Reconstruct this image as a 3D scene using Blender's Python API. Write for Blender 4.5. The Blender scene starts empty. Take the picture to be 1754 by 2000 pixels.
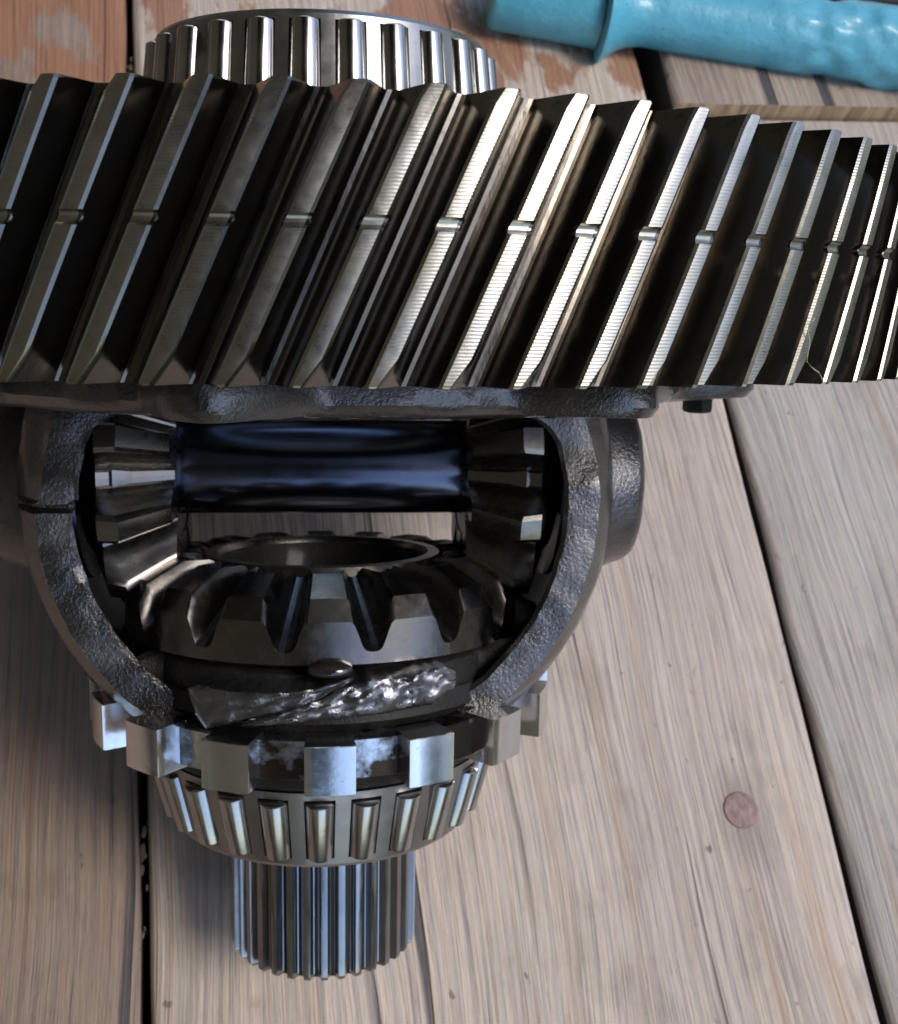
import bpy, bmesh, math, random
from math import sin, cos, pi, radians, sqrt, asin, atan2
from mathutils import Matrix, Vector, noise
random.seed(7)
S = 0.1                      # ring gear tip radius in metres; shapes below are written in units of that radius
scene = bpy.context.scene

# ------------------------------------------------------------------ frames
def rot3(a, ax): return Matrix.Rotation(a, 3, ax)
F_PX = 2259.318
CAM_D, RX, RY, RZ = 2.1030, 0.16466, -0.10834, -0.00115
# rotation matrices: axis frame -> camera (x right, y down, z forward)
RM = rot3(RY, 'Y') @ rot3(RX, 'X') @ rot3(RZ, 'Z') @ Matrix(((1,0,0),(0,0,-1),(0,1,0)))
CAM = Vector((0, -CAM_D, 0))
TILT, PHI = radians(36.2), radians(4.0)
NZ = sin(TILT); NH = cos(TILT)
N_AX = Vector((sin(PHI)*NH, -cos(PHI)*NH, NZ))
def ray(px, py): return RM.transposed() @ Vector(((px-877)/F_PX, (py-1000)/F_PX, 1.0))
db = ray(156, -4184); db = (db - db.dot(N_AX)*N_AX).normalized()
dx = db.cross(N_AX)
RW = Matrix((dx, db, N_AX))                       # axis frame -> world
OFF = N_AX.z*-0.065 - sqrt(N_AX.x**2+N_AX.y**2) - 0.001   # boards' plane
M_DIFF = Matrix.Translation((0, 0, -OFF*S)) @ RW.to_4x4()
def board_pt(px, py, h=0.0):
    """point (metres, world) on the plane h above the boards seen at this pixel: used once to read positions"""
    d = ray(px, py); t = (OFF + h - CAM.dot(N_AX))/d.dot(N_AX)
    P = RW @ (CAM + t*d); return Vector((P.x*S, P.y*S, (P.z-OFF)*S))

# ------------------------------------------------------------------ camera
cd = bpy.data.cameras.new('camera'); cam = bpy.data.objects.new('camera', cd)
scene.collection.objects.link(cam); scene.camera = cam
cd.sensor_fit = 'HORIZONTAL'; cd.sensor_width = 36; cd.lens = 36*F_PX/1754
cd.clip_start = 0.005; cd.clip_end = 500
Rc = RM.transposed()                              # camera axes in axis frame, columns x, ydown, fwd
cw = RW @ Matrix((Rc.col[0], -Rc.col[1], -Rc.col[2])).transposed()
cam.matrix_world = Matrix.Translation(M_DIFF @ (CAM*S)) @ cw.to_4x4()
cd.dof.use_dof = True; cd.dof.focus_distance = 0.140; cd.dof.aperture_fstop = 80

# ------------------------------------------------------------------ sky, sun, exposure
SUN_EL, SUN_AZ = radians(57), radians(118)         # azimuth clockwise from +Y
w = bpy.data.worlds.new('World'); scene.world = w; w.use_nodes = True
nt = w.node_tree; bg = nt.nodes['Background']
sky = nt.nodes.new('ShaderNodeTexSky'); sky.sky_type = 'NISHITA'; sky.sun_disc = False
sky.sun_elevation = SUN_EL; sky.sun_rotation = SUN_AZ
nt.links.new(sky.outputs[0], bg.inputs[0]); bg.inputs[1].default_value = 0.15
sl = bpy.data.lights.new('sun', 'SUN'); sl.energy = 1.0; sl.angle = radians(20); sl.color = (1, .95, .87)
so = bpy.data.objects.new('sun', sl); scene.collection.objects.link(so)
sd = Vector((sin(SUN_AZ)*cos(SUN_EL), cos(SUN_AZ)*cos(SUN_EL), sin(SUN_EL)))
so.rotation_euler = sd.to_track_quat('Z', 'Y').to_euler()
vs = scene.view_settings; vs.view_transform = 'Standard'; vs.look = 'None'; vs.exposure = 0.95; vs.gamma = 1

# ------------------------------------------------------------------ material helpers
class NT:
    def __init__(s, name):
        s.m = bpy.data.materials.new(name); s.m.use_nodes = True; s.t = s.m.node_tree
        s.b = s.t.nodes['Principled BSDF']
    def n(s, typ, **kw):
        nd = s.t.nodes.new('ShaderNode'+typ)
        for k, v in kw.items():
            if k[0] == '_': setattr(nd, k[1:], v)
            else:
                key = k.replace('__', ' ')
                nd.inputs[int(key[1:]) if key[0] == 'i' and key[1:].isdigit() else key].default_value = v
        return nd
    def l(s, a, b): s.t.links.new(a, b)
    def coord(s, scale=(1,1,1), out='Object'):
        tc = s.n('TexCoord'); mp = s.n('Mapping'); mp.inputs['Scale'].default_value = scale
        s.l(tc.outputs[out], mp.inputs[0]); return mp.outputs[0]
    def noise(s, co, scale, detail=4, rough=.55, dist=0):
        nd = s.n('TexNoise', Scale=scale, Detail=detail, Roughness=rough, Distortion=dist); s.l(co, nd.inputs['Vector']); return nd.outputs['Fac']
    def ramp(s, fac, stops):
        r = s.n('ValToRGB'); e = r.color_ramp.elements
        while len(e) < len(stops): e.new(.5)
        for i, (p, c) in enumerate(stops):
            e[i].position = p; e[i].color = (c if len(c) == 4 else (*c, 1)) if hasattr(c, '__len__') else (c, c, c, 1)
        s.l(fac, r.inputs[0]); return r.outputs[0]
    def mix(s, fac, a, b, mode='MIX'):
        m = s.n('Mix', _data_type='RGBA', _blend_type=mode)
        for i, v in ((0, fac), (6, a), (7, b)):
            if hasattr(v, 'is_linked') or hasattr(v, 'links'): s.l(v, m.inputs[i])
            else: m.inputs[i].default_value = v if i == 0 else (*v, 1)
        return m.outputs[2]
    def math(s, op, a, b=0.0):
        m = s.n('Math', _operation=op)
        for i, v in ((0, a), (1, b)):
            if hasattr(v, 'links'): s.l(v, m.inputs[i])
            else: m.inputs[i].default_value = v
        return m.outputs[0]
    def maprange(s, v, a, b, c, d):
        m = s.n('MapRange'); s.l(v, m.inputs[0])
        for i, x in enumerate((a, b, c, d)): m.inputs[i+1].default_value = x
        return m.outputs[0]
    def bump(s, h, dist, strength=1.0, prev=None):
        b = s.n('Bump', Strength=strength, Distance=dist); s.l(h, b.inputs['Height'])
        if prev: s.l(prev, b.inputs['Normal'])
        return b.outputs[0]

def steel(name, base, rough, var=.08, fine=None, fine_d=0.0, tint=None, spots=0.0, spec=None, coat=0.0, wave=None, relief=.5):
    k = NT(name); b = k.b; b.inputs['Metallic'].default_value = 1
    co = k.coord()
    blot = k.noise(co, 120, 5, .6)
    c = k.mix(k.maprange(blot, .35, .7, 0, 1), tuple(x*.78 for x in base), base)
    if tint: c = k.mix(k.maprange(k.noise(co, 70, 4), .45, .65, 0, .7), c, tint)
    if spots:
        sp = k.maprange(k.noise(co, 900, 3, .6), .66, .72, 0, spots)
        c = k.mix(sp, c, (.03, .025, .02))
    k.l(c, b.inputs['Base Color'])
    rr = k.maprange(k.noise(co, 260, 5, .65), .3, .7, rough-var, rough+var)
    k.l(rr, b.inputs['Roughness'])
    nrm = k.bump(k.noise(co, 300, 3), .00006, relief)
    if fine: nrm = k.bump(k.noise(k.coord(fine), 1, 3, .6), fine_d, 1, nrm)
    if wave:
        wv = k.n('TexWave', _bands_direction='Z', Scale=wave[0], Distortion=wave[2], Detail=2); k.l(co, wv.inputs[0])
        nrm = k.bump(wv.outputs['Fac'], wave[1], 1, nrm)
    k.l(nrm, b.inputs['Normal'])
    b.inputs['Coat Weight'].default_value = coat; b.inputs['Coat Roughness'].default_value = .08
    return k.m

M_flank = steel('oiled_gear_steel', (.175, .165, .15), .20, var=.05, fine=(900, 900, 60), fine_d=.00002, tint=(.15, .125, .095), spots=.5)
M_flank.node_tree.nodes['Principled BSDF'].inputs['Metallic'].default_value = 1
M_land = steel('ground_tooth_land', (.46, .435, .39), .30, wave=(900, .00001, 1.5), tint=(.34, .31, .21))
M_gearbody = steel('gear_body_steel', (.30, .28, .26), .35)
M_bearing = steel('bearing_cage_steel', (.36, .345, .335), .34, fine=(400, 400, 80), fine_d=.00002, spots=.35)
M_roller = steel('polished_roller_steel', (.50, .485, .475), .19, var=.04, fine=(1500, 1500, 40), fine_d=.00001)
M_race = steel('bearing_race_steel', (.18, .17, .16), .4)
M_shaft = steel('blued_shaft_steel', (.15, .165, .22), .22, var=.03, tint=(.10, .11, .15), spots=.25, relief=.02)
M_bevel = steel('forged_bevel_steel', (.22, .205, .195), .25, tint=(.20, .17, .13), spots=.3)
M_lug = steel('ground_ring_steel', (.86, .86, .86), .16, var=.04, tint=(.80, .79, .78), spots=.35)
k = NT('oil_stained_ring_steel'); co = k.coord(); k.b.inputs['Metallic'].default_value = 1
q_ = k.noise(co, 75, 5, .65)
k.l(k.mix(k.maprange(q_, .45, .56, 0, 1), (.62, .64, .68), (.05, .035, .025)), k.b.inputs['Base Color']); k.l(k.maprange(q_, .4, .6, .12, .4), k.b.inputs['Roughness'])
k.l(k.bump(k.noise(co, 260, 4), .0002, .7), k.b.inputs['Normal']); M_recess = k.m
M_spline = steel('spline_steel', (.34, .34, .35), .17, fine=(1200, 1200, 60), fine_d=.00003, tint=(.36, .34, .32))
M_washer = steel('blued_washer_steel', (.05, .06, .10), .22)

def cast(name, base=(.20, .185, .17), b1=.00035, rough=.3):
    k = NT(name); b = k.b; b.inputs['Metallic'].default_value = .92
    co = k.coord(); n1 = k.noise(co, 1500, 3, .6); n2 = k.noise(co, 3600, 2, .6); n3 = k.noise(co, 90, 4)
    c = k.mix(k.maprange(n3, .4, .65, 0, 1), base, tuple(x*1.5 for x in base))
    c = k.mix(k.maprange(n1, .3, .42, .5, 0), c, (.05, .045, .04))
    k.l(c, b.inputs['Base Color'])
    k.l(k.maprange(n3, .35, .65, rough-.08, rough+.14), b.inputs['Roughness'])
    nrm = k.bump(n1, b1, 1); nrm = k.bump(n2, b1*.3, 1, nrm); k.l(nrm, b.inputs['Normal'])
    b.inputs['Coat Weight'].default_value = .5; b.inputs['Coat Roughness'].default_value = .12
    return k.m
M_cast = cast('oily_cast_iron', (.105, .098, .095), .00019, .26)
M_pad = cast('worn_cast_iron', (.17, .17, .18), .00016, .24)
M_dark = cast('near_black_iron', (.014, .013, .012), .0002, .5)  # near-black iron colour for bores, grooves, inner rim and bolts
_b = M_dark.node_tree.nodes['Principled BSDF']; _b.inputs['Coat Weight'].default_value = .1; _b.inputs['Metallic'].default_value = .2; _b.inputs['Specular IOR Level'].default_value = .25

k = NT('black_oil'); k.b.inputs['Base Color'].default_value = (.02, .016, .014, 1); k.b.inputs['Roughness'].default_value = .06; k.b.inputs['IOR'].default_value = 1.55; k.b.inputs['Coat Weight'].default_value = 1; M_oil = k.m
def wood(name, seed, base, streak, dark, paint=0.0, knot=None):
    k = NT(name); b = k.b
    co0 = k.coord(); mp = k.n('Mapping'); mp.inputs['Location'].default_value = (seed*1.7, seed*.9, seed*.3); k.l(co0, mp.inputs[0]); co = mp.outputs[0]
    def st(sc): 
        m = k.n('Mapping'); m.inputs['Scale'].default_value = sc; k.l(co, m.inputs[0]); return m.outputs[0]
    warp = k.noise(st((14, 5, 14)), 1, 2)
    wv = k.n('VectorMath', _operation='MULTIPLY_ADD')
    cx = k.n('CombineXYZ'); k.l(k.math('MULTIPLY', k.math('SUBTRACT', warp, .5), .020), cx.inputs[0])
    ad = k.n('VectorMath', _operation='ADD'); k.l(co, ad.inputs[0]); k.l(cx.outputs[0], ad.inputs[1]); cw_ = ad.outputs[0]
    def sw(sc):
        m = k.n('Mapping'); m.inputs['Scale'].default_value = sc; k.l(cw_, m.inputs[0]); return m.outputs[0]
    fine = k.noise(sw((900, 16, 60)), 1, 6, .65)
    mid = k.noise(sw((210, 5, 60)), 1, 4, .6)
    fibre = k.noise(sw((2600, 45, 60)), 1, 3, .7)
    broad = k.noise(st((30, 10, 30)), 1, 4, .6)
    blot = k.noise(st((60, 38, 30)), 1, 5, .65)
    c = k.mix(k.maprange(mid, .34, .66, 0, 1), base, streak)
    c = k.mix(k.maprange(broad, .4, .62, 0, .8), c, tuple(x*1.22 for x in base))
    c = k.mix(k.maprange(fine, .45, .31, 0, .8), c, dark)
    c = k.mix(k.maprange(blot, .52, .70, 0, .6), c, tuple(x*.66 for x in base))
    cr = k.noise(sw((190, 2.2, 30)), 1, 2, .5)
    rg = k.n('TexWave', _bands_direction='X', _wave_profile='SIN', Scale=105, Distortion=4.0, Detail=4, Detail__Scale=1.4); k.l(sw((1, .03, 1)), rg.inputs[0])
    ringf = k.math('MULTIPLY', k.maprange(rg.outputs['Fac'],   .45, .95, 0, .36), k.maprange(broad, .3, .6, .35, 1))
    c = k.mix(ringf, c, (min(1, streak[0]*1.12), streak[1]*.97, streak[2]*.80))
    c = k.mix(k.maprange(rg.outputs['Fac'], .30, .05, 0, .2), c, (dark[0]*1.15, dark[1]*1.2, dark[2]*1.35))
    warm = k.maprange(k.noise(sw((340, 4, 40)), 1, 3, .6), .60, .68, 0, .55)
    c = k.mix(warm, c, (base[0]*1.05, base[1]*.82, base[2]*.62))
    crack = k.maprange(cr, .335, .29, 0, 1)
    c = k.mix(k.math('MULTIPLY', crack, .85), c, (.04, .045, .06))
    c = k.mix(k.maprange(fibre, .5, .32, 0, .45), c, (dark[0]*1.3, dark[1]*1.3, dark[2]*1.3))
    specks = k.maprange(k.noise(st((260, 170, 100)), 1, 3, .5), .70, .74, 0, .6)
    c = k.mix(specks, c, (.07, .05, .05))
    if knot:                                            # grey-brown smear in the grain round the plug
        kd = k.n('VectorMath', _operation='SUBTRACT'); k.l(co0, kd.inputs[0]); kd.inputs[1].default_value = (knot.x, knot.y-.0015, 0)
        ks = k.n('VectorMath', _operation='MULTIPLY'); k.l(kd.outputs[0], ks.inputs[0]); ks.inputs[1].default_value = (150, 62, 0)
        kl = k.n('VectorMath', _operation='LENGTH'); k.l(ks.outputs[0], kl.inputs[0])
        km = k.math('MULTIPLY', k.maprange(k.math('ADD', kl.outputs['Value'], k.math('MULTIPLY', blot, .9)), .75, 1.45, .75, 0), k.maprange(mid, .3, .6, 1, .45))
        c = k.mix(km, c, (.22, .175, .15))
    # flaking terracotta paint, thick at the far end of the boards, freckles elsewhere
    sep = k.n('SeparateXYZ'); k.l(co0, sep.inputs[0])
    pn = k.noise(st((75, 34, 30)), 1, 5, .6)
    thr = k.maprange(sep.outputs['Y'], .05, .15, .705, .74-.27*paint)
    pm = k.math('MULTIPLY', k.math('GREATER_THAN', k.math('SUBTRACT', pn, thr), 0.0), .85) if False else k.maprange(k.math('SUBTRACT', pn, thr), -.02, .05, 0, .85)
    pc = k.mix(k.maprange(fine, .35, .6, 0, 1), (.27, .105, .055), (.38, .18, .095))
    c = k.mix(pm, c, pc)
    k.l(c, b.inputs['Base Color'])
    k.l(k.maprange(blot, .3, .7, .5, .72), b.inputs['Roughness'])
    b.inputs['Specular IOR Level'].default_value = .35
    nrm = k.bump(fine, .0009, .8); nrm = k.bump(fibre, .0004, .8, nrm); nrm = k.bump(mid, .0012, .5, nrm); nrm = k.bump(crack, -.001, .8, nrm)
    k.l(nrm, b.inputs['Normal'])
    return k.m
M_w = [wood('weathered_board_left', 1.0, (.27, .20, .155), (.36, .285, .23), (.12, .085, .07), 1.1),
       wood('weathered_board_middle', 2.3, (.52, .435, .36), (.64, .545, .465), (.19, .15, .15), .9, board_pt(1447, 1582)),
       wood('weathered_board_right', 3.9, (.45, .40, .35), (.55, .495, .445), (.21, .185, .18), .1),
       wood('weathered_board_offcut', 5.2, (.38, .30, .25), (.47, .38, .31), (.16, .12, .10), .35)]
k = NT('board_end_grain'); k.b.inputs['Base Color'].default_value = (.36, .25, .15, 1); k.b.inputs['Roughness'].default_value = .8
c = k.mix(k.maprange(k.noise(k.coord((500, 500, 60)), 1, 4), .35, .65, 0, 1), (.22, .14, .08), (.46, .33, .2)); k.l(c, k.b.inputs['Base Color']); M_end = k.m
k = NT('gap_shade_board_side'); k.b.inputs['Base Color'].default_value = (.05, .04, .035, 1); k.b.inputs['Roughness'].default_value = .9; M_side = k.m  # near-black side colour stands in for the shade in the gaps
k = NT('red_wood_plug'); c = k.mix(k.maprange(k.noise(k.coord((700, 420, 100)), 1, 5), .35, .65, 0, 1), (.17, .11, .105), (.36, .225, .18)); k.l(c, k.b.inputs['Base Color']); k.b.inputs['Roughness'].default_value = .6; M_plug = k.m
k = NT('dark_soil'); c = k.mix(k.noise(k.coord(), 30, 5), (.018, .015, .012), (.05, .042, .03)); k.l(c, k.b.inputs['Base Color']); k.b.inputs['Roughness'].default_value = 1; M_soil = k.m
k = NT('lawn'); c = k.mix(k.noise(k.coord(), 3, 6), (.07, .085, .02), (.16, .15, .05)); k.l(c, k.b.inputs['Base Color']); k.b.inputs['Roughness'].default_value = .9; M_lawn = k.m
k = NT('dark_timber'); c = k.mix(k.noise(k.coord((1, 20, 1)), 2, 4), (.035, .022, .018), (.075, .05, .04)); k.l(c, k.b.inputs['Base Color']); k.b.inputs['Roughness'].default_value = .8; M_timber = k.m
k = NT('ochre_cladding'); c = k.mix(k.noise(k.coord((1, 20, 1)), 2, 4), (.17, .12, .065), (.27, .20, .11)); k.l(c, k.b.inputs['Base Color']); k.b.inputs['Roughness'].default_value = .8; M_clad = k.m
k = NT('hedge_leaf'); c = k.mix(k.noise(k.coord(), 6, 5), (.05, .06, .015), (.20, .17, .05)); k.l(c, k.b.inputs['Base Color']); k.b.inputs['Roughness'].default_value = .6; M_leaf = k.m
# blue painted casting
k = NT('chipped_blue_paint'); co = k.coord()
n1 = k.noise(co, 60, 5, .6); n2 = k.noise(co, 420, 4, .6)
c = k.mix(k.maprange(n1, .35, .7, 0, 1), (.07, .34, .47), (.11, .43, .56))
c = k.mix(k.maprange(k.noise(co, 900, 3), .66, .7, 0, .6), c, (.08, .05, .04))
k.l(c, k.b.inputs['Base Color']); k.l(k.maprange(n2, .3, .7, .34, .55), k.b.inputs['Roughness'])
nrm = k.bump(n2, .0004, .6); nrm = k.bump(n1, .002, .5, nrm); k.l(nrm, k.b.inputs['Normal']); k.b.inputs['Coat Weight'].default_value = .3
M_blue = k.m
k = NT('blackened_steel_bar'); k.b.inputs['Base Color'].default_value = (.03, .03, .035, 1); k.b.inputs['Metallic'].default_value = .6; k.b.inputs['Roughness'].default_value = .5; M_blk = k.m
k = NT('pale_fibre'); k.b.inputs['Base Color'].default_value = (.45, .38, .28, 1); k.b.inputs['Roughness'].default_value = .6; M_hair = k.m

# ------------------------------------------------------------------ object helpers
COL = scene.collection
def mesh(name, verts, faces, mats, fmat=None, sharp=35, scale=S, smooth=True):
    me = bpy.data.meshes.new(name)
    me.from_pydata([tuple(c*scale for c in v) for v in verts], [], faces)
    for m in mats: me.materials.append(m)
    if fmat: me.polygons.foreach_set('material_index', fmat)
    bm = bmesh.new(); bm.from_mesh(me); bmesh.ops.remove_doubles(bm, verts=bm.verts, dist=1e-7); bmesh.ops.recalc_face_normals(bm, faces=bm.faces); bm.to_mesh(me); bm.free()
    if smooth:
        me.polygons.foreach_set('use_smooth', [True]*len(me.polygons)); me.set_sharp_from_angle(angle=radians(sharp))
    me.update(); return me
def obj(name, me, parent=None, M=None):
    o = bpy.data.objects.new(name, me); COL.objects.link(o)
    if parent: o.parent = parent
    if M is not None: o.matrix_basis = M
    return o
def empty(name, M=None):
    o = bpy.data.objects.new(name, None); COL.objects.link(o); o.empty_display_size = .01
    if M is not None: o.matrix_world = M
    return o
def tag(o, label=None, cat=None, group=None, kind=None):
    if label: o['label'] = label
    if cat: o['category'] = cat
    if group: o['group'] = group
    if kind: o['kind'] = kind
    return o
def revolve(prof, n=96, a0=0, a1=2*pi, closed=False, rfun=None):
    """prof: (r,z) list revolved about z; returns verts, faces"""
    full = abs(a1-a0-2*pi) < 1e-6; m = n if full else n+1; V = []; Fc = []
    for i in range(m):
        a = a0+(a1-a0)*i/n
        for j, (r, z) in enumerate(prof):
            rr = r if rfun is None else rfun(r, z, a, j)
            V.append((rr*sin(a), -rr*cos(a), z))
    L = len(prof)
    for i in range(n):
        i2 = (i+1) % m
        for j in range(L if closed else L-1):
            j2 = (j+1) % L
            Fc.append((i*L+j, i2*L+j, i2*L+j2, i*L+j2))
    if not full and closed:
        Fc.append(tuple(range(L))); Fc.append(tuple((m-1)*L+j for j in range(L)))
    return V, Fc
def join(*vf):
    V = []; Fc = []
    for v, f in vf:
        o = len(V); V += list(v); Fc += [tuple(i+o for i in q) for q in f]
    return V, Fc
def Rz(a): return Matrix.Rotation(a, 4, 'Z')

# ================================================================== SETTING
deck = tag(empty('deck_floor'), kind='structure')
def XY(px, py): p = board_pt(px, py); return p.x, p.y
def plank(poly, mat, thick=.028, z=0.0, edge=.0016):
    """poly: 4 corners (x,y) near-left, near-right, far-right, far-left. The long sides wander a little."""
    (x0, y0), (x1, y1), (x2, y2), (x3, y3) = poly
    NY = 90; V = []; Fc = []; fm = []
    for i in range(NY+1):
        t = i/NY
        lx, ly = x0+(x3-x0)*t, y0+(y3-y0)*t; rx, ry = x1+(x2-x1)*t, y1+(y2-y1)*t
        wl = noise.noise(Vector((x0*50, ly*30, z+1)))*.0007; wr = noise.noise(Vector((x1*50+9, ry*30, z+5)))*.0007
        lx += wl; rx += wr
        row = [(lx, ly, -thick), (lx, ly, -edge*1.4), (lx+edge*.5, ly, -edge*.4), (lx+edge*1.6, ly, 0)]
        for q in range(1, 8):
            f = q/8; row.append((lx+(rx-lx)*f, ly+(ry-ly)*f, noise.noise(Vector((lx*20+f*3, ly*12, z)))*.0003))
        row += [(rx-edge*1.6, ry, 0), (rx-edge*.5, ry, -edge*.4), (rx, ry, -edge*1.4), (rx, ry, -thick)]
        V += [(a, b_, c_+z) for a, b_, c_ in row]
    L = 15
    for i in range(NY):
        for j in range(L-1): Fc.append((i*L+j, i*L+j+1, (i+1)*L+j+1, (i+1)*L+j)); fm.append(0)
    Fc.append(tuple(range(L))); Fc.append(tuple(NY*L+j for j in range(L))); fm += [1, 1]
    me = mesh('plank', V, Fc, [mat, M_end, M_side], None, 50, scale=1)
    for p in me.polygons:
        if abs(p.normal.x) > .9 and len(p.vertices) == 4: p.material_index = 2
        if len(p.vertices) > 6: p.material_index = 1
    return obj('plank', me, deck)
# gap edges read from the photograph (pixels of the 1754x2000 picture)
gl0, gl1 = XY(244, 0), XY(274, 1990); gr0, gr1 = XY(258, 0), XY(294, 1990)
def ext(a, b, y):                                  # x of line a-b at y
    return a[0]+(b[0]-a[0])*(y-a[1])/(b[1]-a[1])
YN, YF = -.22, .42
xl = lambda y: ext(gl0, gl1, y)
xr = lambda y: ext(gr0, gr1, y)
g2a, g2b = XY(1270, 205), XY(1726, 1990); g3a, g3b = XY(1283, 205), XY(1746, 1990)
x2 = lambda y: ext(g2a, g2b, y)
x3 = lambda y: ext(g3a, g3b, y)
jy = XY(1400, 222)[1]
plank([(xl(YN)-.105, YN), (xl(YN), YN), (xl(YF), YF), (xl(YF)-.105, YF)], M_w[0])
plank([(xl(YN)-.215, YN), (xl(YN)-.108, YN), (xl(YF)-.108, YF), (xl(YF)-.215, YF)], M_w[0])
p1 = plank([(xr(YN), YN), (x2(YN), YN), (x2(YF), YF), (xr(YF), YF)], M_w[1])
plank([(x3(YN), YN), (x3(YN)+.15, YN), (x3(jy)+.15, jy-.001), (x3(jy), jy-.001)], M_w[2], z=-.0015)
xo = XY(1308, 205)[0]
plank([(xo, jy+.0006), (xo+.150, jy+.0006), (xo+.155, YF), (xo+.006, YF)], M_w[3], z=.0035)
plank([(x3(YN)+.154, YN), (x3(YN)+.29, YN), (x3(YF)+.29, YF), (x3(YF)+.154, YF)], M_w[1])
pc_ = board_pt(1447, 1582); V, Fc = revolve([(0, -.0001), (.0032, .0000), (.0040, -.0001), (.0042, -.0004), (.0042, -.003)], 40)
obj('wood_plug', mesh('wood_plug', V, Fc, [M_plug], scale=1), p1, Matrix.Translation((pc_.x, pc_.y, .0004)))
# crumbs of dirt and wood caught in the gap between the two left boards
V = []; Fc = []; rg_ = random.Random(11)
for i in range(150):
    y = rg_.uniform(-.13, .16)
    if noise.noise(Vector((y*45, 3, 0))) < -.05: continue
    x = xl(y)+(xr(y)-xl(y))*rg_.uniform(.05, .95); z = rg_.uniform(-.0065, -.0022); s_ = rg_.uniform(.0003, .0010)
    bm = bmesh.new(); bmesh.ops.create_icosphere(bm, subdivisions=1, radius=s_); o = len(V)
    for v in bm.verts: q = v.co*(1+rg_.uniform(-.35, .35)); V.append((x+q.x*.7, y+q.y*1.6, z+q.z*.8))
    Fc += [tuple(o+v.index for v in f.verts) for f in bm.faces]; bm.free()
k = NT('dark_crumbs'); k.b.inputs['Base Color'].default_value = (.13, .10, .07, 1); k.b.inputs['Roughness'].default_value = .9; M_crumb = k.m
tag(obj('gap_debris', mesh('gap_debris', V, Fc, [M_crumb], scale=1, smooth=False)), kind='stuff')
# ground: unseen lawn, added for reflections, and soil coloured near-black to darken the gaps
me = mesh('ground', [(-200, -200, -.40), (200, -200, -.40), (200, 200, -.40), (-200, 200, -.40)], [(0, 1, 2, 3)], [M_lawn], scale=1)
tag(obj('ground', me), kind='structure')
me = mesh('soil', [(-1.2, -1.2, -.06), (.9, -1.2, -.06), (.9, 1.2, -.06), (-1.2, 1.2, -.06)], [(0, 1, 2, 3)], [M_soil], scale=1)
tag(obj('soil', me), kind='structure')
# ---- unseen wall and eave on the left, added to shade that side and darken reflections
def boxvf(x0, x1_, y0, y1, z0, z1):
    V = [(x, y, z) for x in (x0, x1_) for y in (y0, y1) for z in (z0, z1)]
    return V, [(0, 1, 3, 2), (4, 6, 7, 5), (0, 4, 5, 1), (2, 3, 7, 6), (0, 2, 6, 4), (1, 5, 7, 3)]
added_house = tag(empty('added_wall'), 'unseen ochre timber wall and dark eave added to shade the boards', 'wall')
bs = [boxvf(-1.0, -.97, -4, 5, -.4+.16*i, -.4+.16*i+.152) for i in range(17)]
obj('added_cladding', mesh('added_cladding', *join(*bs), [M_clad], scale=1), added_house)
obj('added_roof', mesh('added_roof', *join(boxvf(-1.6, -.14, -4.2, 5.2, 2.36, 2.48), boxvf(-.138, .50, -1.95, 5.2, 2.37, 2.47), boxvf(.502, .53, -1.98, 5.2, 2.28, 2.49), boxvf(-.138, -.11, -4.2, -1.98, 2.28, 2.49)), [M_timber], scale=1), added_house)
# ---- unseen leafy screen on the right, added for the steel to reflect
V = []; Fc = []
rh = random.Random(3)
for i in range(9000):
    y = rh.uniform(-7, 7); x = 4.2+rh.uniform(-.5, .5)+.3*sin(y*2); z = -.4+2.3*rh.random()**.8+.25*sin(y*1.3)
    u = Vector((rh.uniform(-1, 1), rh.uniform(-1, 1), rh.uniform(-1, 1))).normalized(); v = u.orthogonal().normalized()
    s = rh.uniform(.06, .13); c_ = Vector((x, y, z)); o = len(V)
    V += [tuple(c_-u*s), tuple(c_+v*s*.5), tuple(c_+u*s), tuple(c_-v*s*.5)]; Fc.append((o, o+1, o+2, o+3))
tag(obj('added_hedge', mesh('added_hedge', V, Fc, [M_leaf], scale=1, smooth=False)), 'leafy green screen added out of view for the steel to reflect', 'added_hedge', kind=None)

# ================================================================== DIFFERENTIAL
diff = tag(empty('differential', M_DIFF), 'oily steel car differential with large helical ring gear lying on the boards', 'differential')

# ---------------- ring gear
NT_ = 88; P = 2*pi/NT_; HEL = 0.4493; ZT, ZG, ZB = .2160, .0892, -.0650; TH0 = -.2379
obj_rg = None
prof = [(.93, ZB+.0006), (.9535, ZB+.0006), (.9535, ZT-.0006), (.93, ZT-.0006), (.90, ZT-.03), (.80, ZT-.035), (.78, ZT-.006), (.70, ZT-.006), (.36, ZT-.02), (.33, ZT+.03), (.27, ZT+.08), (.22, ZT+.08), (.22, ZB), (.72, ZB), (.74, ZB+.02), (.90, ZB+.02)]
V, Fc = revolve(prof, 176, closed=True)
ring = obj('ring_gear', mesh('ring_gear', V, Fc, [M_gearbody]), diff)
tp = [(-.5, .9545), (-.43, .955), (-.385, .957), (-.35, .962), (-.305, .970), (-.265, .978), (-.225, .9855), (-.185, .9930), (-.160, .9974), (-.110, 1.0)]
tp = tp + [(0, 1.0005)] + [(-a, r) for a, r in reversed(tp)]
zs = [ZB, ZB+.026, ZB+.05, -.0, .03, .055]
gr = .0070
zs += [ZG-gr*1.5] + [ZG-gr*cos(pi*i/8) for i in range(9)] + [ZG+gr*1.5]
zs += [.12, .15, ZT-.05, ZT-.026, ZT]
nT = len(tp)
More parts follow.
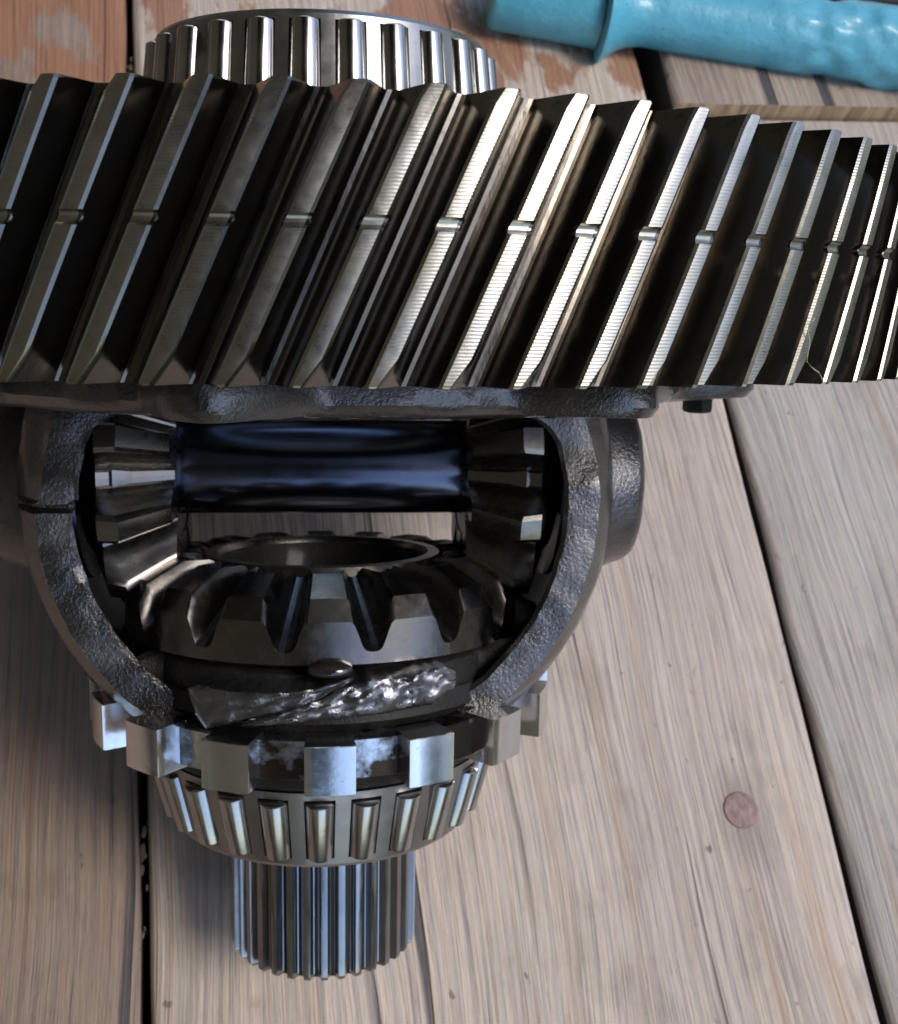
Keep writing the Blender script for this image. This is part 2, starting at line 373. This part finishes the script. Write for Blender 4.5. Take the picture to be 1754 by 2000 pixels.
def tooth_mesh():
    V = []; Fc = []; fm = []
    for iz, z0 in enumerate(zs):
        for j, (a, r) in enumerate(tp):
            z = z0; s = 1 if a > 0 else -1; wgt = max(0, min(1, (r-.957)/.040)); aa = a
            if iz == 1: z = ZB+.003+.025*wgt if s > 0 else ZB+.003
            if iz == len(zs)-2: z = ZT-.003-.012*wgt if s < 0 else ZT-.003
            if iz == 0 and abs(a) < .45: aa = a - (.13 if s > 0 else -.015)*wgt*(1 if a else 0); r = r-.0015*wgt
            if iz == len(zs)-1 and abs(a) < .45: aa = a + (.05 if s < 0 else -.015)*wgt*(1 if a else 0); r = r-.0015*wgt
            dz = abs(z-ZG)
            if dz < gr*1.5:
                dep = sqrt(max(0, gr*gr-dz*dz))*.9 if dz < gr else 0
                r = min(r, 1.0005-dep)
            th = aa*P + HEL*(z-ZG); V.append((r*sin(th), -r*cos(th), z))
    for iz in range(len(zs)-1):
        for j in range(nT-1):
            Fc.append((iz*nT+j, iz*nT+j+1, (iz+1)*nT+j+1, (iz+1)*nT+j)); fm.append(1 if 8 < j+.5 < nT-10 else 0)
    for iz in (0, len(zs)-1):
        o = len(V); z = zs[iz]
        for j in range(nT):
            th = tp[j][0]*P+HEL*(z-ZG); V.append((.935*sin(th), -.935*cos(th), z))
        for j in range(nT-1): Fc.append((iz*nT+j, iz*nT+j+1, o+j+1, o+j)); fm.append(0)
    me = bpy.data.meshes.new('tooth'); me.from_pydata([tuple(c*S for c in v) for v in V], [], Fc)
    for m in (M_flank, M_land): me.materials.append(m)
    me.polygons.foreach_set('material_index', fm)
    bm = bmesh.new(); bm.from_mesh(me); bmesh.ops.recalc_face_normals(bm, faces=bm.faces); bm.to_mesh(me); bm.free()
    me.polygons.foreach_set('use_smooth', [True]*len(me.polygons)); me.set_sharp_from_angle(angle=radians(24)); return me
tm = tooth_mesh()
# outward check: land faces must point away from the axis
if tm.polygons[(len(tp)-1)*3+nT//2].normal.y > 0: tm.flip_normals()
for i in range(NT_): obj('tooth', tm, ring, Rz(TH0+i*P))

# ---------------- cast case: flange, two arms with pin bosses, lower bowl
ZC, RO, RI, YC = -.295, .526, .467, .250
def jit(v, amp=.0022, f=26):
    n = noise.noise_vector(Vector(v)*f); return (v[0]+n.x*amp, v[1]+n.y*amp, v[2]+n.z*amp)
def flange_r(r, z, a, j):
    if r < .5: return r
    l = max(0, cos(8*(a+radians(11))))**1.5
    return r + (.62+.13*l-.62)*(1 if r > .6 else .3)
prof = [(.30, ZB-.001), (.60, ZB-.001), (.625, ZB-.006), (.63, -.078), (.63, -.108), (.618, -.122), (.59, -.130), (.545, -.134), (.50, -.136), (.30, -.136)]
V1, F1 = revolve(prof, 240, closed=True, rfun=flange_r); V1 = [jit(v) if sqrt(v[0]**2+v[1]**2) > .55 and v[2] < -.07 else v for v in V1]
def arm(sx):
    V = []; Fc = []; NR = 110; loop = None
    z0, z1 = -.105, -.655
    for i in range(NR+1):
        z = z0+(z1-z0)*i/NR; dz = z-ZC
        ro = sqrt(RO*RO-dz*dz); ri = sqrt(RI*RI-dz*dz)
        if z > -.205:
            q = min(1, (z+.205)/.065); ri -= .075*(1-sqrt(max(0, 1-q*q)))
        ro_ = ro; row = []
        yo = YC; ao = asin(min(1, yo/ro_)); ai = asin(min(1, yo/ri))
        for q in range(15):                      # outer, front to back
            a = -ao+2*ao*q/14; row.append((ro_*cos(a), ro_*sin(a)))
        xb0, xb1 = ro_*cos(ao), ri*cos(ai)
        for q in range(1, 8): row.append((xb0+(xb1-xb0)*q/8, yo+.001*sin(pi*q/8)))
        for q in range(15): a = ai-2*ai*q/14; row.append((ri*cos(a), ri*sin(a)))
        for q in range(1, 8): row.append((xb1+(xb0-xb1)*q/8, -yo-.0015*sin(pi*q/8)))
        row[0] = (row[0][0]-.002, row[0][1]+.009); row[36] = (row[36][0]+.002, row[36][1]+.007)
        for (x, y) in row:
            if sx < 0 and y < -.2:
                if abs(z+.302) < .0065: y += .03
                elif z > -.295: x -= .012
            if y < -.2:
                q = max(0, min(1, (z+.27)/.07)); y += .018*q*q*(3-2*q)
            V.append(jit((sx*x, y, z), .0022, 30))
        L = len(row)
    for i in range(NR):
        for j in range(L): j2 = (j+1) % L; Fc.append((i*L+j, i*L+j2, (i+1)*L+j2, (i+1)*L+j))
    Fc.append(tuple(range(L))); Fc.append(tuple(NR*L+j for j in range(L)))
    return V, Fc
def boss(sx):
    V = []; Fc = []; n = 48
    rings = [(.45, 1.13), (.49, 1.10), (.525, 1.0), (.545, .97), (.556, .92), (.562, .84), (.562, .60), (.553, .57), (.553, .0)]
    for x, s in rings:
        for q in range(n):
            a = 2*pi*q/n; y = .165*s*cos(a); z = -.285+.160*s*sin(a)*(1.0)
            if z > -.285: z = -.285+(z+.285)*1.0
            V.append(jit((sx*x, y, z), .002, 30) if s else (sx*x, y, z))
    for i in range(len(rings)-1):
        for q in range(n): q2 = (q+1) % n; Fc.append((i*n+q, i*n+q2, (i+1)*n+q2, (i+1)*n+q))
    return V, Fc
# rib joining boss and flange
def rib(sx):
    V, Fc = boxvf(.46, .578, -.15, .15, -.30, -.13); V = [(sx*x, y, z) for x, y, z in V]; return V, Fc
def subdivbox(vf, cuts=6):
    return vf
bowl = [(.20, -.575), (.33, -.585), (.372, -.556), (.388, -.546), (.404, -.547), (.414, -.554), (.417, -.580), (.415, -.604), (.405, -.616), (.36, -.630), (.30, -.637), (.20, -.637)]
def bowl_r(r, z, a, j):
    if r < .34: return r
    # notches either side of the front pad
    f = abs(((a+pi) % (2*pi))-pi); f = min(f, pi-f)
    d = 0
    an = ((a+pi) % (2*pi))-pi; lim = .98
    if f < lim: d = min(1, (lim-f)/.08)
    return r-.075*max(0, d) if abs(an) < 1.4 or f > .53 else r
V4, F4 = revolve(bowl, 220, closed=True, rfun=bowl_r)
def pad_wave(v):
    r = sqrt(v[0]**2+v[1]**2); a = atan2(v[0], -v[1])
    dz = .016*sin(a*1.1+.15) if r > .36 else 0
    q = noise.noise(Vector((a*6, v[2]*20, 2)))*.012 if r > .38 else 0
    if r > .37 and abs(a) < .6:
        dz += noise.noise(Vector((a*8, 3, 1)))*.010 + noise.noise(Vector((a*22, v[2]*50, 5)))*.003
        if v[2] < -.59: dz += .022*max(0, a+.05)
        if a > .02: q += .006*math.exp(-((a-.06)/.05)**2)
    s = (r+q)/r
    return jit((v[0]*s, v[1]*s, v[2]+dz), .004, 22)
V4 = [pad_wave(v) for v in V4]
parts = [(V1, F1), arm(1), arm(-1), boss(1), boss(-1)]
case = obj('case', mesh('case', *join(*parts), [M_cast], sharp=40), diff)
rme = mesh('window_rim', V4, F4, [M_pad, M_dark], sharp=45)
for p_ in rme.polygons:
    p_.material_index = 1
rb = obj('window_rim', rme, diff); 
# the torn cast lip under the window: a flat wedge on the left, a lumpy tongue rising to the right
def on_cyl(px, py, r):
    d = ray(px, py); a = d.x**2+d.y**2; b_ = 2*CAM.y*d.y; c_ = CAM.y**2-r*r; t = (-b_-sqrt(b_*b_-4*a*c_))/(2*a); return CAM+t*d
def interp(pl, x):
    for (xa, ya), (xb, yb) in zip(pl, pl[1:]):
        if x <= xb: return ya+(yb-ya)*(x-xa)/(xb-xa)
    return pl[-1][1]
def lip(top, bot, r, rough, fold, seed, nx=70, ny=14):
    V = []; Fc = []; xa, xb = top[0][0], top[-1][0]
    for layer in (0, 1):
        for i in range(nx+1):
            x = xa+(xb-xa)*i/nx; yt = interp(top, x); yb = interp(bot, x)
            yt += noise.noise(Vector((x*.06, seed, 0)))*5*rough; yb += noise.noise(Vector((x*.06, seed+5, 0)))*5*rough
            for j in range(ny+1):
                f = j/ny; e = min(f, 1-f, i/nx*4, (1-i/nx)*4)
                rr = r - .012*max(0, 1-e/.12)**2 + fold*sin(pi*f)*(.6+.4*sin(i*.21+seed)) + noise.noise(Vector((x*.035, f*5, seed)))*.010*rough + noise.noise(Vector((x*.12, f*11, seed+3)))*.0014*rough
                rr -= .055*layer
                P_ = on_cyl(x, yt+(yb-yt)*f, rr if layer == 0 else r)
                if layer: q = sqrt(P_.x**2+P_.y**2); P_ = Vector((P_.x*rr/q, P_.y*rr/q, P_.z))
                V.append(tuple(P_))
    N1 = (nx+1)*(ny+1); w_ = ny+1
    for i in range(nx):
        for j in range(ny):
            a = i*w_+j; Fc.append((a, a+1, a+w_+1, a+w_)); Fc.append((N1+a, N1+a+w_, N1+a+w_+1, N1+a+1))
        for j in (0, ny): a = i*w_+j; Fc.append((a, a+w_, N1+a+w_, N1+a))
    for i in (0, nx):
        for j in range(ny): a = i*w_+j; Fc.append((a, a+1, N1+a+1, N1+a))
    return V, Fc
la = lip([(366, 1344), (384, 1334), (450, 1346), (560, 1352), (625, 1342), (690, 1322)], [(366, 1350), (384, 1398), (402, 1424), (510, 1402), (590, 1386), (640, 1358), (690, 1330)], .405, .5, 0, 1.3)
lb = lip([(470, 1410), (560, 1388), (620, 1368), (665, 1342), (720, 1328), (800, 1312), (868, 1298), (890, 1306)], [(470, 1420), (560, 1414), (650, 1404), (760, 1393), (845, 1374), (890, 1340)], .408, 1.0, .010, 4.1)
lo = obj('cast_lip', mesh('cast_lip', *join(la, lb), [M_pad], sharp=50), diff); lo['label'] = 'torn glossy grey cast lip under the case window'
dr = revolve([(0, .016), (.014, .014), (.026, .006), (.030, -.004), (.024, -.012), (0, -.016)], 32)
dp = on_cyl(645, 1306, .372)
obj('oil_drop', mesh('oil_drop', *dr, [M_oil], sharp=80), diff, Matrix.Translation(dp*S) @ Matrix.Diagonal((1.25, .8, .9, 1)))
rb['label'] = 'near-black rim inside the case'
hub = [(.30, -.58), (.345, -.60), (.352, -.630), (.33, -.655), (.33, -.70), (.32, -.75), (.312, -.758), (.20, -.758), (.20, -.56)]
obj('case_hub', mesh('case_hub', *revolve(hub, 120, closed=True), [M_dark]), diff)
# bolts below the flange lobes
V, Fc = revolve([(0, -.152), (.020, -.152), (.024, -.150), (.026, -.146), (.026, -.128), (.036, -.126), (.037, -.118), (0, -.118)], 6)
bm_ = mesh('bolt', V, Fc, [M_dark], sharp=30)
for i in (2, 6):
    a = radians(-11)+i*pi/4
    obj('bolt', bm_, diff, Matrix.Translation((.665*S*sin(a), -.665*S*cos(a), 0)))

# ---------------- cross shaft
ZP = -.265
def along_x(sx, z=ZP):       # local z -> outward along sx*x, origin on the pin axis centre
    return Matrix.Translation((0, 0, z*S)) @ (Matrix.Rotation(pi/2*sx, 4, 'Y'))
V, Fc = revolve([(0, -.566), (.070, -.566), (.082, -.558), (.085, -.55), (.085, .55), (.082, .558), (.070, .566), (0, .566)], 96)
obj('cross_shaft', mesh('cross_shaft', V, Fc, [M_shaft]), diff, along_x(1))

# ---------------- bevel gears: apex at local origin, axis +z away from the apex
def bevel_tooth(delta, N, to, inner_ax, inner_t, add=.040, ded=.042, land=.15, outr=None):
    p = 2*pi/N
    if land > .16: pr = [(-.5, -ded*1.03), (-.46, -ded*1.02), (-.425, -ded*.97), (-.395, -ded*.84), (-.37, -ded*.60), (-.345, -ded*.25), (-.32, add*.1), (-.29, add*.42), (-.262, add*.72), (-.24, add*.90), (-.215, add), (0, add*1.02)]
    else: pr = [(-.5, -ded), (-.40, -ded), (-.36, -ded*.92), (-.325, -ded*.6), (-.285, -ded*.2), (-.25, .0), (-.215, add*.3), (-.18, add*.65), (-.155, add*.85), (-land*.72, add), (0, add*1.02)]
    pr = pr + [(-a, h) for a, h in reversed(pr[:-1])]
    V = []; Fc = []; n = len(pr); R = 9
    for i in range(R+1):
        f = i/R
        for (a, h) in pr:
            kk = h/to
            A = cos(delta)-kk*sin(delta); B = sin(delta)+kk*cos(delta)
            ti = inner_t if inner_ax is None else max(inner_ax/A, inner_t)
            tt = ti+(to-ti)*f
            if outr: tt = ti+((outr-.017*max(0, (h+ded)/(add+ded)))/B-ti)*f
            rr = tt*B; zz = tt*A
            # last ring: crown chamfer
            V.append((rr, a*p, zz))
    # chamfered crown ring beyond the end: back cone
    for (a, h) in pr:
        hh = h
        A = cos(delta)-(hh/to)*sin(delta); B = sin(delta)+(hh/to)*cos(delta)
        w_ = max(0, (h+ded)/(add+ded)); back = .034*w_
        if outr: V.append((outr, a*p*(1+.12*w_), (outr-.017*w_)/B*A+.034*w_))
        else: V.append((to*B-back*sin(radians(8)), a*p*(1+.10*w_), to*A+back))
    V2 = [(r*sin(a), -r*cos(a), z) for r, a, z in V]
    for i in range(R+1):
        for j in range(n-1): Fc.append((i*n+j, i*n+j+1, (i+1)*n+j+1, (i+1)*n+j))
    return V2, Fc, pr, n, R
def bevel(name, delta, N, to, inner_ax, inner_t, body, phase, Mx, mat, add=.04, ded=.042, land=.15, backr=None, bodyseg=128, outr=None):
    V, Fc, pr, n, R = bevel_tooth(delta, N, to, inner_ax, inner_t, add, ded, land, outr)
    # outer face: from the chamfer ring down to the body
    p = 2*pi/N
    o = len(V)
    for (a, h) in pr:
        r, z = backr; V.append((r*sin(a*p), -r*cos(a*p), z))
    k0 = (R+1)*n
    for j in range(n-1): Fc.append((k0+j, k0+j+1, o+j+1, o+j))
    # inner face
    o2 = len(V)
    for (a, h) in pr:
        A = cos(delta)+(ded*1.1/to)*sin(delta); B = sin(delta)-(ded*1.1/to)*cos(delta)
        t = max(inner_t, inner_ax/A) if inner_ax is not None else inner_t
        V.append((t*B*sin(a*p), -t*B*cos(a*p), t*A))
    for j in range(n-1): Fc.append((j, j+1, o2+j+1, o2+j))
    tm = mesh('tooth', V, Fc, [mat], sharp=19 if outr else 28)
    gm = mesh(name, *revolve(body, bodyseg, closed=True), [mat, M_dark], sharp=30)
    rin = min(b_[0] for b_ in body)*S*1.01
    for p_ in gm.polygons:
        if p_.center.xy.length < rin: p_.material_index = 1  # bore wall painted near-black for the shade inside it
    g = obj(name, gm, diff, Mx)
    for i in range(N): obj('tooth', tm, g, Rz(phase+i*p))
    return g
DP, DS = radians(32), radians(58)
TO = .41
# pinions
bodyp = [(.086, .252), (.118, .252), (.172, .345), (.172, .372), (.150, .405), (.086, .425)]
for sx, ph in ((-1, .0), (1, .0)):
    # phase puts teeth where the photograph shows them
    Mx = along_x(sx)
    g = bevel('pinion_gear', DP, 10, TO, .250, 0, bodyp, ph + pi/10, Mx, M_bevel, backr=(.165, .392))
    V, Fc = revolve([(.09, .458), (.15, .438), (.190, .420), (.200, .410), (.198, .402), (.15, .422), (.09, .440)], 96, closed=True)
    obj('thrust_washer', mesh('thrust_washer', V, Fc, [M_washer]), diff, Mx)
# side gear (faces up: local z points down)
Mside = Matrix.Translation((0, 0, (ZP-.014)*S)) @ Matrix.Rotation(radians(-3.2), 4, 'X') @ Matrix.Rotation(pi, 4, 'X')
bodys = [(.186, .150), (.192, .139), (.212, .140), (.222, .165), (.30, .221), (.3515, .255), (.3525, .270), (.33, .279), (.22, .30), (.186, .30)]
bevel('side_gear', DS, 16, TO, .139, .262, bodys, pi-.0245, Mside, M_bevel, backr=(.353, .270), land=.17, ded=.024, add=.038, outr=.353)

# ---------------- sensor ring
V, Fc = revolve([(.30, -.646), (.368, -.646), (.374, -.650), (.374, -.712), (.368, -.716), (.30, -.716)], 160, closed=True)
sr = obj('sensor_ring', mesh('sensor_ring', V, Fc, [M_recess]), diff)
# lug
V = []; Fc = []; rl = [(.36, 1.05), (.378, .97), (.400, .955), (.4185, .95), (.4205, .935)]; hw = .100
zz = [(-.7205, .97), (-.7195, 1), (-.6425, 1), (-.6415, .97)]
Ncol = 9
cols = []
for r, s in rl: cols.append((r, -hw*s))
for q in range(1, Ncol): cols.append((.4212, -hw*.935+2*hw*.935*q/Ncol))
for r, s in reversed(rl): cols.append((r, hw*s))
L = len(cols)
for z, s in zz:
    for r, a in cols:
        rr = .36+(r-.36)*(s if r > .4 else 1)
        V.append((rr*sin(a), -rr*cos(a), z))
for i in range(3):
    for j in range(L-1): Fc.append((i*L+j, i*L+j+1, (i+1)*L+j+1, (i+1)*L+j))
Fc.append(tuple(range(L))); Fc.append(tuple(3*L+j for j in range(L)))
lm = mesh('lug', V, Fc, [M_lug], sharp=20)
for i in range(16): obj('lug', lm, sr, Rz(.0235+i*2*pi/16))

# ---------------- tapered roller bearings
def bearing(zw, zn, rw, rn, rol0, rol1, N, phase, zrim, tilt_dir, hw=.0205):
    """cage: conical strip with windows between rings, wide end zw, narrow end zn"""
    thk = .007
    def rad(z): return rw+(rn-rw)*(z-zw)/(zn-zw)
    p = 2*pi/N
    hr = hw/((rw+rn)/2)
    zl = [zw, rol0, rol1, zn]; V = []; Fc = []
    # one bay: bar between windows + the rings above and below
    acols = [hr*1.0, hr+.15*(p-2*hr), p/2, p-hr-.15*(p-2*hr), p-hr]
    acols_r = [-hr, -hr*.5, 0, hr*.5] + acols
    for bay in range(N):
        b0 = phase+bay*p
        def add_patch(alist, za, zb_, m=2):
            o = len(V); n = len(alist)
            for layer in (0, thk):
                for i in range(m+1):
                    z = za+(zb_-za)*i/m
                    for a in alist: r = rad(z)-layer; V.append((r*sin(b0+a), -r*cos(b0+a), z))
            K = (m+1)*n
            for i in range(m):
                for j in range(n-1):
                    Fc.append((o+i*n+j, o+i*n+j+1, o+(i+1)*n+j+1, o+(i+1)*n+j)); Fc.append((o+K+i*n+j, o+K+(i+1)*n+j, o+K+(i+1)*n+j+1, o+K+i*n+j+1))
            for i in range(m):
                for j in (0, n-1): Fc.append((o+i*n+j, o+(i+1)*n+j, o+K+(i+1)*n+j, o+K+i*n+j))
            for i in (0, m):
                for j in range(n-1): Fc.append((o+i*n+j, o+i*n+j+1, o+K+i*n+j+1, o+K+i*n+j))
        add_patch(acols, rol0, rol1)
        add_patch(acols_r, zw, rol0, 1); add_patch(acols_r, rol1, zn, 1)
    # rim lip turning in at the narrow end
    s = 1 if zn > zw else -1
    lip = [(rn, zn), (rn-.004, zn+s*.006), (rn-.03, zn+s*.006), (rn-.03, zn-s*.001), (rn-.007, zn-s*.001)]
    lv = revolve(lip, N*4, closed=True)
    me = mesh('roller_bearing', *join((V, Fc), lv), [M_bearing], sharp=30)
    br = obj('roller_bearing', me, diff)
    inn = revolve([(rad(zw)-.055, zw), (rad(zw)-.045, zw), (rad(zn)-.045, zn-s*.01), (rad(zn)-.035, zn-s*.01), (rad(zn)-.035, zn+s*.002), (rad(zn)-.075, zn+s*.002), (rad(zw)-.075, zw)], 96, closed=True)
    obj('inner_race', mesh('inner_race', *inn, [M_race]), br)
    # roller: tapered, axis along cage surface
    Lr = abs(rol1-rol0)*.985; r1, r0 = .0228, .0250
    rp = [(0, -Lr/2), (r0*.88, -Lr/2), (r0*.985, -Lr/2+.002), (r0, -Lr/2+.005), (r1, Lr/2-.005), (r1*.985, Lr/2-.002), (r1*.88, Lr/2), (0, Lr/2)]
    rm = mesh('roller', *revolve(rp, 32), [M_roller], sharp=40)
    zc = (rol0+rol1)/2; slope = math.atan2(rn-rw, abs(zn-zw))
    for i in range(N):
        a = phase+i*p
        Mr = Rz(a) @ Matrix.Translation((0, -(rad(zc)-.0085)*S, zc*S)) @ Matrix.Rotation(slope if s > 0 else pi-slope, 4, 'X')
        obj('roller', rm, br, Mr)
    return br
bearing(-.762, -.902, .312, .278, -.776, -.890, 25, -.021, 0, -1, hw=.0248)
bearing(.300, .447, .296, .282, .316, .4385, 26, -.094, 0, 1, hw=.0242)
# hub between gear and upper bearing
obj('bearing_seat', mesh('bearing_seat', *revolve([(.20, .20), (.30, .20), (.30, .295), (.20, .295)], 96, closed=True), [M_dark]), diff)

# ---------------- splined stub shaft
NS = 35
V, Fc = revolve([(.10, -.86), (.1610, -.86), (.1610, -1.172), (.159, -1.177), (.13, -1.177), (.125, -1.15), (.10, -1.15)], 140, closed=True)
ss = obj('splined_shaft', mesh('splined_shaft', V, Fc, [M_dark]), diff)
V = []; Fc = []; p = 2*pi/NS
sp = [(-.40, .1712), (-.33, .1722), (-.27, .1775), (-.21, .1835), (-.18, .1862), (0, .1868), (.18, .1862), (.21, .1835), (.27, .1775), (.33, .1722), (.40, .1712)]
zr = [-.87, -1.0, -1.168, -1.174, -1.178]; dr = [0, 0, 0, -.0012, -.005]
for z, d in zip(zr, dr):
    for a, r in sp: rr = max(.1598, r*.953-.0012+d); V.append((rr*sin(a*p), -rr*cos(a*p), z))
n = len(sp)
for i in range(len(zr)-1):
    for j in range(n-1): Fc.append((i*n+j, i*n+j+1, (i+1)*n+j+1, (i+1)*n+j))
Fc.append(tuple((len(zr)-1)*n+j for j in range(n)))
sm = mesh('spline', V, Fc, [M_spline], sharp=38)
for i in range(NS): obj('spline', sm, ss, Rz(.005+i*p))

# ================================================================== BLUE TOOL
RT = .0068
A = board_pt(960, -12, .10); B = board_pt(1860, 108, .128)
tool_dir = (B-A); Ln = tool_dir.length; tool_dir.normalize()
zax = tool_dir; xax = Vector((0, 0, 1)).cross(zax).normalized(); yax = zax.cross(xax)
Mt = Matrix.Translation(A) @ Matrix((xax, yax, zax)).transposed().to_4x4()
tool = tag(empty('clamp_arm', Mt), 'blue painted cast iron clamp arm with a collar lying on the boards', 'tool')
def tube(prof, n=64, lump=0.0, l0=0, flat=1.0, seed=0):
    V = []; Fc = []
    for z, r in prof:
        for q in range(n):
            a = 2*pi*q/n; nn = noise.noise(Vector((cos(a)*1.5+seed, sin(a)*1.5, z*90)))
            lm_ = lump*max(0, min(1, (z-l0)/.012))
            rr = r*(1+.015*nn)+lm_*noise.noise(Vector((cos(a)*3, sin(a)*2, z*150)))*.0012
            V.append((rr*cos(a), rr*sin(a)*flat, z))
    m = len(prof)
    for i in range(m-1):
        for q in range(n): q2 = (q+1) % n; Fc.append((i*n+q, i*n+q2, (i+1)*n+q2, (i+1)*n+q))
    Fc.append(tuple(range(n))); Fc.append(tuple((m-1)*n+q for q in range(n)))
    return V, Fc
px2l = Ln/900.0
zc_ = (1165-960)*px2l
pb = [(zc_+t, r) for t, r in ((.0, .0158), (.0008, .0166), (.0018, .0162), (.0034, .0146), (.006, .0124), (.0095, .0107), (.014, .0099))]
pb += [(zc_+.014+(Ln-zc_-.014)*i/60, .0098+.0034*i/60) for i in range(1, 61)]
obj('arm', mesh('arm', *tube(pb, 72, 1.0, zc_+.052), [M_blue], scale=1, sharp=60), tool)
pk = [(-.0006, .0090), (0, .0100), (.0015, .0106), (.012, .0110), (zc_-.002, .0120), (zc_-.0005, .0124)]
obj('socket', mesh('socket', *tube(pk, 64, seed=4), [M_blue], scale=1, sharp=60), tool)
# dark bar behind the blue arm
A2 = board_pt(1400, -25, .05); B2 = board_pt(1900, 5, .05); A2.z = .004; B2.z = .004
d2_ = (B2-A2).normalized(); x2_ = Vector((0, 0, 1)).cross(d2_).normalized(); y2_ = d2_.cross(x2_)
bar = obj('steel_bar', mesh('steel_bar', *tube([(0, .003), (.001, .004), ((B2-A2).length, .004)], 32), [M_blk], scale=1), None, Matrix.Translation(A2) @ Matrix((x2_, y2_, d2_)).transposed().to_4x4())
tag(bar, 'thin black bar lying just behind the blue clamp arm', 'bar')

# ================================================================== FIBRE on the gear
pts = []
def on_cyl(px, py, r):
    d = ray(px, py); a = d.x**2+d.y**2; b_ = 2*CAM.y*d.y; c_ = CAM.y**2-r*r; t = (-b_-sqrt(b_*b_-4*a*c_))/(2*a); return CAM+t*d
for px, py in ((1592, 622), (1580, 634), (1578, 650), (1582, 668), (1578, 690), (1576, 706), (1586, 718), (1600, 728), (1607, 742), (1608, 756)):
    pts.append(M_DIFF @ (on_cyl(px, py, 1.004)*S))
V = []; Fc = []
for i, pnt in enumerate(pts):
    t = (pts[min(i+1, len(pts)-1)]-pts[max(i-1, 0)]).normalized(); u = t.orthogonal().normalized(); v = t.cross(u)
    for q in range(5): a = 2*pi*q/5; V.append(tuple(pnt+(u*cos(a)+v*sin(a))*.00006))
for i in range(len(pts)-1):
    for q in range(5): q2 = (q+1) % 5; Fc.append((i*5+q, i*5+q2, (i+1)*5+q2, (i+1)*5+q))
tag(obj('fibre', mesh('fibre', V, Fc, [M_hair], scale=1)), 'single pale curly fibre stuck to a ring gear tooth at the right', 'fibre')
